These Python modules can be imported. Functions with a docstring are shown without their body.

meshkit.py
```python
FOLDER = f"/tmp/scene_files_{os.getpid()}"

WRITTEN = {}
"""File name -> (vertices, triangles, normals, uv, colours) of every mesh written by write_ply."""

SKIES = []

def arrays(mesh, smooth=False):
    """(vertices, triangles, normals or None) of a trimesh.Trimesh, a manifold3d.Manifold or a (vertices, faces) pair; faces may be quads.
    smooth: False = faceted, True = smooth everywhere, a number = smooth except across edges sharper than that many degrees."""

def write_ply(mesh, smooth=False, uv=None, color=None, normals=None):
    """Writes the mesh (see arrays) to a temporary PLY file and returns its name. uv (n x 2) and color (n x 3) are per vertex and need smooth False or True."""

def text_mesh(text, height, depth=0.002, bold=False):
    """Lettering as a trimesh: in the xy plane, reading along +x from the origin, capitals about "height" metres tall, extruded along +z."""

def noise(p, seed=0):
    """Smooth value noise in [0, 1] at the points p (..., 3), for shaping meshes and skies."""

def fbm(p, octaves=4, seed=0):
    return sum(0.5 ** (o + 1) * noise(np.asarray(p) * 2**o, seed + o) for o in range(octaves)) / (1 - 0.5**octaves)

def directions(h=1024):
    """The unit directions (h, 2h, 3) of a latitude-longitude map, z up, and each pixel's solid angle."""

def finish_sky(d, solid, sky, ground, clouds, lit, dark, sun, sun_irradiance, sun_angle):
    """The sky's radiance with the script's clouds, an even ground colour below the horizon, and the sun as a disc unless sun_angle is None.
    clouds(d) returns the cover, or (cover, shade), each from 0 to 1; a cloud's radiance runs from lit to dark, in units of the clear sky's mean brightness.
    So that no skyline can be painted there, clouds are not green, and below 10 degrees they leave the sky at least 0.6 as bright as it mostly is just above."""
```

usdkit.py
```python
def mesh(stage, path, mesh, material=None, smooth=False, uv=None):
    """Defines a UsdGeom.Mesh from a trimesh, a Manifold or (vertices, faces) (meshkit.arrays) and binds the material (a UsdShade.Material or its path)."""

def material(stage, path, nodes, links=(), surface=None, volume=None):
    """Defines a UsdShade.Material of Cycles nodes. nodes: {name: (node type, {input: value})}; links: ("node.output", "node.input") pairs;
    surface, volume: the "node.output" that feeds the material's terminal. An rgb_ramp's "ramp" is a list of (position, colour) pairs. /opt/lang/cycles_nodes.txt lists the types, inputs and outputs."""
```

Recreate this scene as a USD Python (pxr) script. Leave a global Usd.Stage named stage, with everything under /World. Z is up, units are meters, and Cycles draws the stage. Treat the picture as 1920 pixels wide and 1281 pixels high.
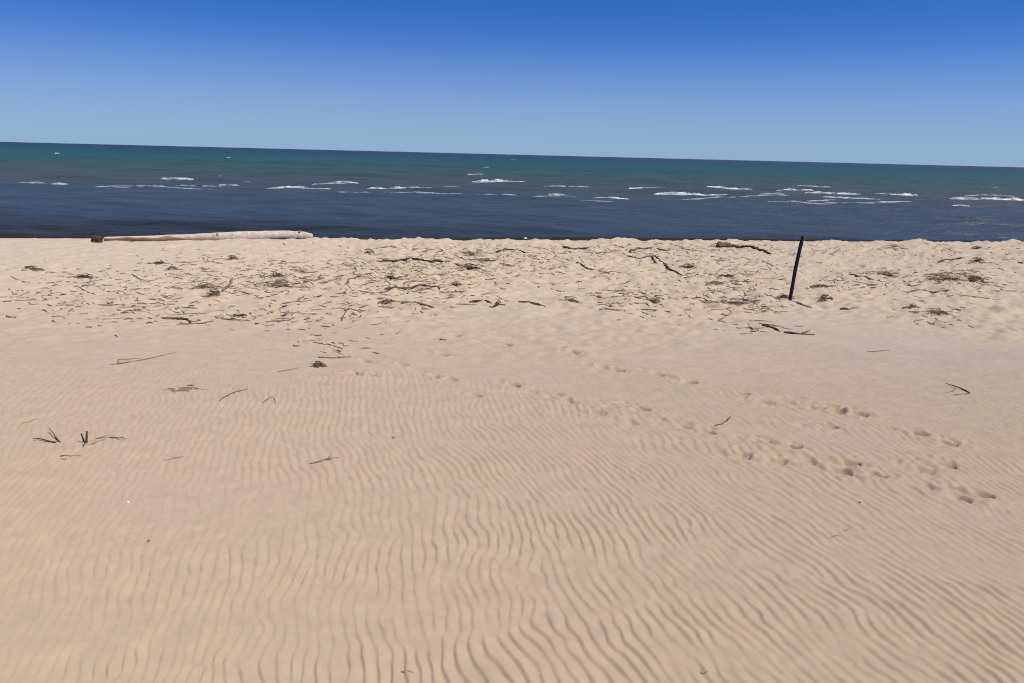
import math
import numpy as np
import trimesh
import usdkit
import meshkit
from scipy.ndimage import map_coordinates, spline_filter
from pxr import Usd, UsdGeom, UsdLux, UsdShade, Gf, Sdf

stage = Usd.Stage.CreateInMemory()
UsdGeom.SetStageUpAxis(stage, UsdGeom.Tokens.z)
UsdGeom.SetStageMetersPerUnit(stage, 1.0)
world = UsdGeom.Xform.Define(stage, '/World')
stage.SetDefaultPrim(world.GetPrim())

# ------------------------------------------------------------------ camera
IW, IH, FPX = 1920.0, 1281.0, 1500.0
EYE = np.array([0.0, 0.0, 2.0])
PITCH = math.atan((640.5 - 289.5) / FPX)          # looking down
ROLL = math.atan(48.0 / 1920.0)                   # horizon drops to the right
_f = np.array([0, math.cos(PITCH), -math.sin(PITCH)])
_u0 = np.array([0, math.sin(PITCH), math.cos(PITCH)])
_r0 = np.array([1.0, 0, 0])
CU = math.cos(ROLL) * _u0 - math.sin(ROLL) * _r0
CR = math.cos(ROLL) * _r0 + math.sin(ROLL) * _u0
cam = UsdGeom.Camera.Define(stage, '/World/camera')
cam.CreateHorizontalApertureAttr(36.0)
cam.CreateVerticalApertureAttr(36.0 * 683 / 1024)
cam.CreateFocalLengthAttr(36.0 * FPX / IW)
cam.CreateClippingRangeAttr(Gf.Vec2f(0.05, 30000))
m = Gf.Matrix4d(*CR, 0, *CU, 0, *(-_f), 0, *EYE, 1)
cam.AddTransformOp().Set(m)
cam.CreateExposureAttr(0.2)

# ------------------------------------------------------------------ light
SUN_EL, SUN_AZ = math.radians(61), math.radians(106)   # high, to the right and a little behind the camera
SUN = np.array([math.sin(SUN_AZ) * math.cos(SUN_EL), math.cos(SUN_AZ) * math.cos(SUN_EL), math.sin(SUN_EL)])
sky = UsdLux.DomeLight.Define(stage, '/World/sky')
sky.GetPrim().SetCustomDataByKey('kind', 'structure')
sky_mat = usdkit.material(stage, '/World/Looks/sky', {
    's': ('sky_texture', {'sky_type': 'single_scattering', 'sun_disc': False, 'sun_elevation': SUN_EL,
                          'sun_rotation': SUN_AZ, 'altitude': 0.0, 'air_density': 0.58,
                          'aerosol_density': 0.2, 'ozone_density': 28.0}),
    'tc': ('texture_coordinate', {}), 'xyz': ('separate_xyz', {}),
    'band': ('map_range', {'range_type': 'smootherstep', 'from_min': -0.01, 'from_max': 0.18, 'to_min': 0.64, 'to_max': 0.0, 'clamp': True}),
    'veil': ('mix_color', {'blend_type': 'mix', 'b': (3.1, 4.15, 5.0)}),          # pale haze lying on the horizon all round
    'b': ('background_shader', {'strength': 0.1})}, [('tc.generated', 'xyz.vector'), ('xyz.z', 'band.value'), ('band.result', 'veil.fac'), ('s.color', 'veil.a'), ('veil.result', 'b.color')], surface='b.background')
UsdShade.MaterialBindingAPI.Apply(sky.GetPrim()).Bind(sky_mat)
sun = UsdLux.DistantLight.Define(stage, '/World/sun')
sun.CreateIntensityAttr(1.1)
sun.CreateAngleAttr(0.53)
sun.CreateNormalizeAttr(True)
sun.CreateColorAttr(Gf.Vec3f(1.0, 0.95, 0.88))
zax = SUN
xax = np.cross([0, 0, 1.0], zax); xax /= np.linalg.norm(xax)
yax = np.cross(zax, xax)
sun.AddTransformOp().Set(Gf.Matrix4d(*xax, 0, *yax, 0, *zax, 0, 0, 0, 50, 1))

# ------------------------------------------------------------------ helpers
rng = np.random.default_rng(20240611)
used = {}


def numbered(parent, name):
    k = used.get((parent, name), 0)
    used[(parent, name)] = k + 1
    return name if k == 0 else f'{name}_{k:03d}'


def tag(p, label=None, cat=None, group=None, kind=None):
    p = p.GetPrim() if hasattr(p, 'GetPrim') else p
    for key, val in (('label', label), ('category', cat), ('group', group), ('kind', kind)):
        if val:
            p.SetCustomDataByKey(key, val)
    return p


def obj(name, mesh, mat, parent='/World', smooth=35, origin=None):
    path = f'{parent}/{numbered(parent, name)}'
    if origin is not None:
        mesh = mesh.copy()
        mesh.apply_translation(-np.asarray(origin))
    me = usdkit.mesh(stage, path, mesh, mat, smooth=smooth)
    if origin is not None:
        UsdGeom.Xformable(me).AddTranslateOp().Set(Gf.Vec3d(*map(float, origin)))
    return me


def thing(name, loc=(0, 0, 0)):
    path = f'/World/{numbered("/World", name)}'
    x = UsdGeom.Xform.Define(stage, path)
    x.AddTranslateOp().Set(Gf.Vec3d(*map(float, loc)))
    return path


def lattice(seed, nx=256, ny=256):
    """A smooth periodic gaussian field, one sample per unit."""
    g = np.random.default_rng(seed).standard_normal((nx, ny))
    g = spline_filter(g, order=3, mode='grid-wrap')

    def f(a, b):
        a, b = np.broadcast_arrays(np.asarray(a, float), np.asarray(b, float))
        return map_coordinates(g, [a.ravel(), b.ravel()], order=3, mode='grid-wrap', prefilter=False).reshape(a.shape)
    return f


def sstep(a, b, x):
    t = np.clip((x - a) / (b - a), 0, 1)
    return t * t * (3 - 2 * t)


def ray(u, v):
    d = _f * FPX + CR * (u - 960.0) - CU * (v - 640.5)
    return d / np.linalg.norm(d)


def flat(u, v, z=0.0):
    d = ray(u, v)
    return EYE + d * ((z - EYE[2]) / d[2])


# ------------------------------------------------------------------ the beach's shape
WATER = -0.36
cA, cB = flat(0, 449), flat(1920, 457)             # the crest of the beach, running obliquely
cdir = (cB - cA)[:2] / np.linalg.norm((cB - cA)[:2])
cnor = np.array([-cdir[1], cdir[0]])               # towards the lake


def shore(x, y):
    """Metres past the crest (negative on the land side) and along it."""
    return (x - cA[0]) * cnor[0] + (y - cA[1]) * cnor[1], (x - cA[0]) * cdir[0] + (y - cA[1]) * cdir[1]


N1, N2, N3, N4, N5, N6, N7 = (lattice(100 + k) for k in range(7))
CREST_AZ = math.radians(-15)                       # ripple crests run away from the camera, a little to the left
ea = np.array([math.cos(CREST_AZ), -math.sin(CREST_AZ)])   # across the crests, to the right
eb = np.array([math.sin(CREST_AZ), math.cos(CREST_AZ)])    # along the crests
LAM = 0.057


def ripples(x, y):
    a, b = x * ea[0] + y * ea[1], x * eb[0] + y * eb[1]
    warp = 0.055 * N1(a / 1.3, b / 1.1) + 0.013 * N2(a / 0.30, b / 0.20) + 0.0045 * N6(a / 0.07 + 3, b / 0.075) + 0.05 * N3(a / 2.7, b / 2.2)
    fan = -0.075 * np.clip(x - 0.2, 0, 2.6) * (y - 3.2) * 0.35   # crests swing round towards the right
    re = 0.40 + 1.0 * N4(a / 0.15, b / 0.26)
    im = 1.0 * N5(a / 0.15, b / 0.26)
    ph = 2 * np.pi * (a + warp + fan) / LAM + np.arctan2(im, re)
    amp = np.clip(np.hypot(re, im), 0, 1.2) * np.clip(0.95 + 0.32 * N7(a / 0.06, b / 0.16 + 70), 0.35, 1.35)
    t = (ph / (2 * np.pi)) % 1.0
    # short steep lee side facing left, long windward side
    w = 0.17
    h = np.where(t < w, 0.5 - 0.5 * np.cos(np.pi * t / w), 0.5 + 0.5 * np.cos(np.pi * (t - w) / (1 - w)))
    return h - 0.45, amp


def softly(k, r):
    """Ripple relief that never grows steeper than sand can stand."""
    h, a = r
    return h * np.tanh(k * a)


def undul(x, y):
    s = 0.35 * N6(x / 2.3 + 7, y / 1.7)
    return np.sin(2 * np.pi * (y + s + 0.06 * x) / 0.78)


PRINTS = [(598, 635, 1), (632, 657, .8), (745, 622, .8), (760, 682, 1), (860, 628, .8), (955, 650, 1.1), (1083, 664, 1.2), (835, 665, .9),
          (823, 707, 1), (851, 713, .7), (970, 723, 1.3), (900, 741, .9), (1045, 745, 1), (1078, 756, .7), (1163, 696, 1.1), (1132, 690, .8),
          (1303, 718, 1.3), (1240, 704, .8), (1212, 771, 1), (1175, 762, .8), (1130, 776, .9), (1190, 794, .7), (1335, 812, 1), (1290, 800, .6),
          (1400, 742, .7), (1447, 757, .7), (1540, 768, .8), (1620, 778, 1.3), (1580, 774, .7), (1563, 803, .8), (1440, 830, .9), (1495, 840, 1.3),
          (1467, 866, .7), (1400, 856, .7), (1605, 870, 1.3), (1590, 886, 1), (1655, 891, 1), (1735, 816, .9), (1788, 833, 1.2), (1785, 873, 1.1),
          (1745, 886, .7), (1855, 930, 1.1), (1812, 938, .9), (665, 700, .7), (702, 703, .8), (1500, 750, .6), (690, 676, .7), (570, 640, .6)]
P0, P1 = flat(745, 622), flat(1788, 832)
HEAD = (P1 - P0)[:2] / np.linalg.norm((P1 - P0)[:2])


def height(x, y, fine=True):
    x, y = np.asarray(x, float), np.asarray(y, float)
    past, along = shore(x, y)
    # land side: almost flat, low swells; lake side: falls to the water and on under it
    z = np.where(past < 0, 0.0, -0.082 * np.clip(past, 0, 7) - 0.03 * np.clip(past - 7, 0, 60))
    z = z + 0.018 * N7(x / 3.1, y / 2.6) * sstep(4, 8, y) * sstep(1.0, -2.0, past) + 0.010 * N1(x / 1.2 + 40, y / 1.0)* sstep(6, 10, y) * sstep(0, -1, past)
    left = sstep(9, 3, along)                                                # the crest is smooth at the left
    near_crest = np.exp(-((past + 0.25) / 0.55) ** 2)
    z = z + near_crest * (0.022 + (1 - 0.85 * left) * (0.030 * N2(along / 0.9, past / 0.9) + 0.020 * N3(along / 0.35, past / 0.4)))
    if not fine:
        return z
    # churned sand among the debris
    zone = sstep(-11.2, -8.5, past + 0.8 * N4(x / 2.0, y / 2.0)) * sstep(1.5, 0.0, past) * (1 - 0.55 * left)
    z = z + zone * (0.013 * N5(x / 0.34, y / 0.34) + 0.013 * N2(x / 0.16 + 31, y / 0.16) + 0.011 * N6(x / 0.085 + 31, y / 0.09) + 0.024 * np.clip(N3(x / 0.42, y / 0.42 + 9) - 0.5, 0, 2) - 0.030 * np.clip(N7(x / 0.22 + 5, y / 0.22 + 9) - 0.8, 0, 2))
    # wind ripples
    mask = sstep(8.0, 6.4, y + 0.45 * N6(x / 1.2, y / 1.4) + 0.12 * np.abs(x - 0.4))
    band = 0.80 + 0.24 * np.clip(undul(x, y), -1, 1) + 0.22 * N7(x / 0.7, y / 0.45 + 50)
    smooth_left = 1 - 0.75 * np.exp(-(((x + 1.35) / 0.9) ** 2 + ((y - 4.15) / 0.35) ** 2))
    u_ = undul(x, y) * sstep(9, 6, y)
    z = z + 0.0060 * u_ * (0.6 + 0.4 * N1(x / 1.4, y / 1.4 + 20)) * sstep(2.0, 3.5, y)
    amp = 0.0100 * (1.12 - 0.34 * sstep(-0.3, 2.2, x) + 0.30 * sstep(-0.4, -1.6, x)) * mask * np.clip(band, 0.25, 1.3) * smooth_left
    cap = 0.0088 + 0.0042 * sstep(6.0, 3.6, y)
    z = z + cap * softly(1.25 * amp / cap, ripples(x, y))
    z = z + 0.0011 * (N3(x / 0.045 + 11, y / 0.05) + 0.7 * N1(x / 0.022 + 5, y / 0.026))  # small unevenness
    z = z + 0.035 * np.exp(-((x - STAKE[0]) ** 2 + (y - STAKE[1]) ** 2) / 0.02)
    # footprints
    for k, (pu, pv, size) in enumerate(PRINTS):
        p = PRINT_AT[k]
        dx, dy = x - p[0], y - p[1]
        near = (np.abs(dx) < 0.6) & (np.abs(dy) < 0.6)
        if not near.any():
            continue
        h = PRINT_HEAD[k]
        a = (dx * h[0] + dy * h[1])[near]
        b = (-dx * h[1] + dy * h[0])[near]
        hole = -0.048 * np.exp(-((np.where(a > 0, a / 0.030, a / 0.125)) ** 2 + (b / (0.040 + 0.01 * np.sin(30 * a + k))) ** 2) ** 1.9)
        heel = -0.026 * np.exp(-((np.where(a > -0.235, (a + 0.235) / 0.030, (a + 0.235) / 0.07)) ** 2 + ((b - 0.012) / 0.038) ** 2) ** 1.6)
        mound = 0.028 * np.exp(-(((a + 0.125) / 0.045) ** 2 + ((b + 0.01) / 0.045) ** 2))
        rim = 0.006 * np.exp(-((np.hypot(a + 0.08, 1.5 * b) - 0.20) / 0.045) ** 2)
        crumb = np.exp(-((np.hypot(a + 0.06, 1.3 * b) / 0.21) ** 4)) * (0.0032 * N2(x[near] / 0.035, y[near] / 0.035 + 90) + 0.003 * N4(x[near] / 0.07 + 9, y[near] / 0.06))
        z[near] = z[near] + crumb + size * (hole + heel * PRINT_HEEL[k] + mound + rim)
    return z


STAKE = flat(1480, 564)
_pr = np.random.default_rng(5)
PRINT_AT = [flat(u, v) for u, v, s in PRINTS]
PRINT_HEAD, PRINT_HEEL = [], []
for _ in PRINTS:
    t = _pr.normal(0, 0.22)
    PRINT_HEAD.append(np.array([HEAD[0] * math.cos(t) - HEAD[1] * math.sin(t), HEAD[0] * math.sin(t) + HEAD[1] * math.cos(t)]))
    PRINT_HEEL.append(_pr.uniform(0.2, 1.0))


def gz(x, y):
    return height(np.atleast_1d(np.asarray(x, float)), np.atleast_1d(np.asarray(y, float)))


def ground(u, v):
    """The point of the beach seen at a place of the photograph."""
    p = flat(u, v)
    for _ in range(4):
        p = flat(u, v, float(height(np.array([p[0]]), np.array([p[1]]), fine=False)[0]))
    return p


# ------------------------------------------------------------------ materials
MAT = {}


def sand_material():
    return usdkit.material(stage, '/World/Looks/sand', {
        'pos': ('geometry', {}),
        'n1': ('noise_texture', {'scale': 0.55, 'detail': 3.0}),
        'n2': ('noise_texture', {'scale': 7.0, 'detail': 5.0, 'roughness': 0.65}),
        'n3': ('noise_texture', {'scale': 260.0, 'detail': 4.0, 'roughness': 0.8}),
        'r1': ('rgb_ramp', {'ramp': [(0.30, (0.440, 0.333, 0.214)), (0.50, (0.448, 0.333, 0.221)), (0.70, (0.460, 0.333, 0.229))]}),
        'r2': ('rgb_ramp', {'ramp': [(0.25, (0.87, 0.865, 0.86)), (0.75, (1.08, 1.08, 1.08))]}),
        'r3': ('rgb_ramp', {'ramp': [(0.28, (0.70, 0.67, 0.64)), (0.5, (1.0, 1.0, 1.0)), (0.75, (1.16, 1.16, 1.17))]}),
        'm1': ('mix_color', {'blend_type': 'multiply', 'fac': 1.0, 'use_clamp': True}),
        'm2': ('mix_color', {'blend_type': 'multiply', 'fac': 1.0, 'use_clamp': True}),
        'xyz': ('separate_xyz', {}),
        'shw': ('map_range', {'from_min': 0.0, 'from_max': 1.0, 'to_min': 0.35, 'to_max': 0.0}),
        'spw': ('map_range', {'from_min': 0.0, 'from_max': 1.0, 'to_min': 0.3, 'to_max': 0.03}),
        'dryr': ('map_range', {'range_type': 'smoothstep', 'from_min': 8.6, 'from_max': 15.0, 'to_min': 0.0, 'to_max': 1.0, 'clamp': True}),
        'nd': ('noise_texture', {'scale': 1.4, 'detail': 4.0, 'roughness': 0.6}),
        'dadd': ('math', {'math_type': 'multiply_add', 'value2': 5.0}),
        'mdry': ('mix_color', {'blend_type': 'mix', 'b': (0.55, 0.432, 0.295)}),
        'wet': ('map_range', {'from_min': -0.055, 'from_max': -0.10, 'to_min': 0.0, 'to_max': 1.0, 'clamp': True}),
        'm3': ('mix_color', {'blend_type': 'mix', 'b': (0.026, 0.021, 0.018)}),
        'bump': ('bump', {'strength': 0.5, 'distance': 0.005}),
        'p': ('principled_bsdf', {'roughness': 0.8, 'specular_ior_level': 0.3, 'diffuse_roughness': 0.3, 'sheen_roughness': 0.45, 'sheen_tint': (1.0, 0.9, 0.78)}),
    }, [('pos.position', 'n1.vector'), ('pos.position', 'n2.vector'), ('pos.position', 'n3.vector'),
        ('n1.fac', 'r1.fac'), ('n2.fac', 'r2.fac'), ('n3.fac', 'r3.fac'),
        ('r2.color', 'm1.b'), ('m1.result', 'm2.a'), ('r3.color', 'm2.b'),
        ('pos.position', 'xyz.vector'), ('xyz.z', 'wet.value'), ('wet.result', 'm3.fac'), ('wet.result', 'shw.value'), ('shw.result', 'p.sheen_weight'), ('wet.result', 'spw.value'), ('spw.result', 'p.specular_ior_level'), ('pos.position', 'nd.vector'), ('nd.fac', 'dadd.value1'), ('xyz.y', 'dadd.value3'), ('dadd.value', 'dryr.value'), ('dryr.result', 'mdry.fac'), ('r1.color', 'mdry.a'), ('mdry.result', 'm1.a'), ('m2.result', 'm3.a'),
        ('m3.result', 'p.base_color'), ('n3.fac', 'bump.height'), ('bump.normal', 'p.normal')], surface='p.BSDF')


def water_material():
    return usdkit.material(stage, '/World/Looks/lake_water', {
        'pos': ('geometry', {}),
        'xyz': ('separate_xyz', {}),
        'lg': ('math', {'math_type': 'logarithm', 'value2': 10.0}),
        'mr': ('map_range', {'from_min': 1.38, 'from_max': 3.2, 'to_min': 0.0, 'to_max': 1.0, 'clamp': True}),
        'mp': ('mapping', {'mapping_type': 'point', 'scale': (0.012, 0.05, 0.0)}),
        'nz': ('noise_texture', {'scale': 1.0, 'detail': 5.0, 'roughness': 0.6}),
        'nadd': ('math', {'math_type': 'multiply_add', 'value2': 0.44, 'value3': -0.22}),
        'sum': ('math', {'math_type': 'add'}),
        'ramp': ('rgb_ramp', {'ramp': [(0.0, (0.022, 0.030, 0.042)), (0.04, (0.032, 0.055, 0.086)), (0.13, (0.036, 0.063, 0.092)), (0.22, (0.048, 0.066, 0.072)),
                                       (0.34, (0.030, 0.074, 0.074)), (0.50, (0.010, 0.066, 0.076)), (0.66, (0.000, 0.044, 0.064)), (1.0, (0.000, 0.020, 0.045))]}),
        'mb1': ('mapping', {'mapping_type': 'point', 'scale': (0.30, 1.5, 1.0)}),
        'nb1': ('noise_texture', {'scale': 1.0, 'detail': 5.0, 'roughness': 0.62}),
        'bump': ('bump', {'strength': 1.0, 'distance': 0.30}),
        'df': ('diffuse_bsdf', {'roughness': 0.3}),
        'gl': ('glossy_bsdf', {'color': (1.0, 1.0, 1.0), 'roughness': 0.36}),
        'fr': ('fresnel', {'IOR': 1.33}),
        'cl': ('math', {'math_type': 'multiply', 'value2': 0.30}),
        'mix': ('mix_closure', {}),
    }, [('pos.position', 'xyz.vector'), ('xyz.y', 'lg.value1'), ('lg.value', 'mr.value'), ('pos.position', 'mp.vector'), ('mp.vector', 'nz.vector'),
        ('nz.fac', 'nadd.value1'), ('nadd.value', 'sum.value1'), ('mr.result', 'sum.value2'), ('sum.value', 'ramp.fac'), ('ramp.color', 'df.color'),
        ('bump.normal', 'fr.normal'), ('fr.fac', 'cl.value1'), ('cl.value', 'mix.fac'), ('df.BSDF', 'mix.closure1'), ('gl.BSDF', 'mix.closure2'),
        ('pos.position', 'mb1.vector'), ('mb1.vector', 'nb1.vector'), ('nb1.fac', 'bump.height'), ('bump.normal', 'df.normal'), ('bump.normal', 'gl.normal')], surface='mix.closure')


def wood(name, c0, c1, scale=(3, 40, 40), rough=0.85):
    return usdkit.material(stage, f'/World/Looks/{name}', {
        'tc': ('texture_coordinate', {}),
        'mp': ('mapping', {'mapping_type': 'point', 'scale': scale}),
        'n': ('noise_texture', {'scale': 1.0, 'detail': 5.0, 'roughness': 0.65}),
        'r': ('rgb_ramp', {'ramp': [(0.3, c0), (0.7, c1)]}),
        'info': ('object_info', {}),
        'mr': ('map_range', {'from_min': 0.0, 'from_max': 1.0, 'to_min': 0.7, 'to_max': 1.3}),
        'hs': ('hsv', {}),
        'bp': ('bump', {'strength': 0.5, 'distance': 0.01}),
        'p': ('principled_bsdf', {'roughness': rough, 'specular_ior_level': 0.25})},
        [('tc.object', 'mp.vector'), ('mp.vector', 'n.vector'), ('n.fac', 'r.fac'), ('info.random', 'mr.value'), ('mr.result', 'hs.value'),
         ('r.color', 'hs.color'), ('hs.color', 'p.base_color'), ('n.fac', 'bp.height'), ('bp.normal', 'p.normal')], surface='p.BSDF')


MAT['sand'] = sand_material()
MAT['water'] = water_material()
MAT['dark_wood'] = wood('dark_wood', (0.050, 0.034, 0.023), (0.125, 0.085, 0.055))
MAT['brown_wood'] = wood('brown_wood', (0.12, 0.083, 0.052), (0.25, 0.175, 0.11))
MAT['grey_wood'] = wood('grey_wood', (0.20, 0.155, 0.11), (0.36, 0.285, 0.21))
MAT['pale_wood'] = wood('pale_wood', (0.36, 0.28, 0.205), (0.66, 0.57, 0.47), (1.6, 16, 16))
MAT['bark'] = wood('bark', (0.17, 0.105, 0.055), (0.32, 0.21, 0.12), (4, 30, 30))
MAT['black_steel'] = wood('black_steel', (0.008, 0.007, 0.006), (0.022, 0.018, 0.015), (30, 30, 8), 0.7)
MAT['shell'] = wood('shell', (0.70, 0.66, 0.60), (0.82, 0.78, 0.72), (60, 60, 60), 0.5)
MAT['straw'] = wood('straw', (0.42, 0.32, 0.20), (0.62, 0.50, 0.34), (20, 20, 20))


def foam_material(name, lo, hi, white):
    return usdkit.material(stage, f'/World/Looks/{name}', {
        'pos': ('geometry', {}),
        'mp': ('mapping', {'mapping_type': 'point', 'scale': (1.6, 5.0, 7.0)}),
        'n': ('noise_texture', {'scale': 1.0, 'detail': 6.0, 'roughness': 0.72}),
        'c': ('rgb_ramp', {'ramp': [(0.35, (0.45 * white, 0.50 * white, 0.53 * white)), (0.6, (white, white, white))]}),
        'k': ('map_range', {'from_min': lo, 'from_max': hi, 'to_min': 0.0, 'to_max': 1.0, 'clamp': True}),
        'p': ('principled_bsdf', {'roughness': 0.8, 'specular_ior_level': 0.2}),
        't': ('transparent_bsdf', {}),
        'x': ('mix_closure', {})},
        [('pos.position', 'mp.vector'), ('mp.vector', 'n.vector'), ('n.fac', 'c.fac'), ('c.color', 'p.base_color'), ('n.fac', 'k.value'), ('k.result', 'x.fac'),
         ('t.BSDF', 'x.closure1'), ('p.BSDF', 'x.closure2')], surface='x.closure')


MAT['foam'] = foam_material('foam', 0.34, 0.62, 0.72)
MAT['thin_foam'] = foam_material('thin_foam', 0.38, 0.72, 0.66)


# ------------------------------------------------------------------ the beach
def grid_faces(nr, nc):
    i = np.arange(nr * nc).reshape(nr, nc)
    a, b, c, d = i[:-1, :-1].ravel(), i[:-1, 1:].ravel(), i[1:, 1:].ravel(), i[1:, :-1].ravel()
    return np.vstack([np.stack([a, b, c], 1), np.stack([a, c, d], 1)])


rows = [-30, -20, -12, -7, -4, -2, -1, 0, 0.6, 1.0, 1.3, 1.6, 1.9, 2.1]
yy = 2.2
while yy < 26.0:
    rows.append(yy)
    yy += 0.0090 + 0.0016 * max(0, yy - 3.6) + 0.00012 * max(0, yy - 9) ** 2
rows += [26.2, 26.6, 27, 28, 30, 33, 37, 42, 50, 62]
rows = np.array(rows)
tin = np.linspace(-1, 1, 1200)
tout = np.array([1.03, 1.08, 1.15, 1.3, 1.5, 1.8, 2.3, 3.0, 4.2, 6.0])
tt = np.concatenate([-tout[::-1], tin, tout])
Y = np.repeat(rows[:, None], len(tt), 1)
X = tt[None, :] * (0.70 * np.clip(Y, 1.5, 30) + 0.9)
X = np.where(np.abs(tt)[None, :] > 1, X + np.sign(tt)[None, :] * (np.abs(tt)[None, :] - 1) ** 2 * 3, X)
Z = height(X.ravel(), Y.ravel()).reshape(X.shape)
beach = usdkit.mesh(stage, '/World/sand', (np.stack([X.ravel(), Y.ravel(), Z.ravel()], 1), grid_faces(*X.shape)), MAT['sand'], smooth=True)
tag(beach, 'pale rippled beach sand crossed by footprints', 'beach', kind='structure')

# ------------------------------------------------------------------ the lake
wy = [20.0]
while wy[-1] < 260:
    wy.append(wy[-1] + 0.05 + 0.0000010 * wy[-1] ** 2.6 + 0.0022 * max(0, wy[-1] - 24))
while wy[-1] < 7000:
    wy.append(wy[-1] * 1.03)
wy = np.array(wy)
wt = np.concatenate([[-4, -2.2, -1.4], np.linspace(-1, 1, 420), [1.4, 2.2, 4]])
WY = np.repeat(wy[:, None], len(wt), 1)
WX = wt[None, :] * (0.74 * WY + 4)


def waves(x, y):
    p, q = x * 0.06 + y, x
    near = sstep(260, 90, y)
    w1 = lattice(301); w2 = lattice(302); w3 = lattice(303); w4 = lattice(304)
    z = 0.10 * w1(p / 1.9, q / 7.0) * sstep(30, 60, y) + 0.055 * w2(p / 0.80, q / 3.2) + 0.024 * w3(p / 0.34, q / 1.1) * sstep(60, 35, y)
    z = z + 0.05 * w1(p / 1.5 + 40, q / 5.0) * sstep(60, 30, y)
    bars = np.exp(-((y - 62) / 14) ** 2)
    z = z + 0.10 * bars * np.clip(w4(p / 2.6, q / 6.0), -0.6, 2) + 0.02 * w4(p / 1.2, q / 5 + 33)
    return z * near


WZ = WATER + waves(WX, WY)
lake = usdkit.mesh(stage, '/World/water', (np.stack([WX.ravel(), WY.ravel(), WZ.ravel()], 1), grid_faces(*WX.shape)), MAT['water'], smooth=True)
tag(lake, 'dark blue green lake reaching to the horizon', 'lake', kind='structure')


# ------------------------------------------------------------------ breaking waves
def breaker(u, v, length_px, thick_px, seed, thin):
    r = np.random.default_rng(seed)
    c = flat(u, v, WATER)
    length_px *= 1.12
    a, b = flat(u - length_px / 2, v - length_px / 2 * 0.012, WATER), flat(u + length_px / 2, v + length_px / 2 * 0.025, WATER)
    L = abs(b[0] - a[0])
    px = math.hypot(c[1], c[0]) / FPX                     # metres per photograph pixel, upright
    H = max(0.015, thick_px * px * (0.52, 0.36, 0.5, 0.22)[thin])
    n, k = max(14, int(length_px / 2)), 9
    s = np.linspace(0, 1, n)
    env = np.clip(np.sin(np.pi * s ** r.uniform(0.8, 1.2)), 0, 1) ** 0.35
    nz = lattice(seed + 9, 512, 8)
    env = env * np.clip(0.85 + 0.16 * nz(s * L / 0.45, 2.0) + 0.22 * nz(s * L / 1.7, 5.0), 0.2, 1.3)
    bend = 0.30 * H * nz(s * L / 1.4, 3.0) + 0.5 * H * np.sin(np.pi * s)
    wid = H * (2.6 if not thin else 3.6)
    pts = []
    for i in range(n):
        y0 = a[1] + (b[1] - a[1]) * s[i] - bend[i]
        x0 = a[0] + (b[0] - a[0]) * s[i]
        for j in range(k):
            q = j / (k - 1)
            prof = math.sin(math.pi * q ** 1.5) ** 0.8
            jit = 0.10 * H * r.standard_normal()
            pts.append((x0 + 0.2 * jit, y0 + (q - 0.35) * wid * (0.4 + 0.6 * env[i]) + jit, -0.035 + (H + 0.035) * env[i] * prof * (1 + 0.12 * r.standard_normal())))
    P = np.array(pts)
    base = WATER + np.maximum(waves(P[:, 0], P[:, 1]), -0.02) + (0.03 if thin < 3 else 0.0)
    P[:, 2] += base
    return trimesh.Trimesh(P, grid_faces(n, k), process=False)


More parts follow.
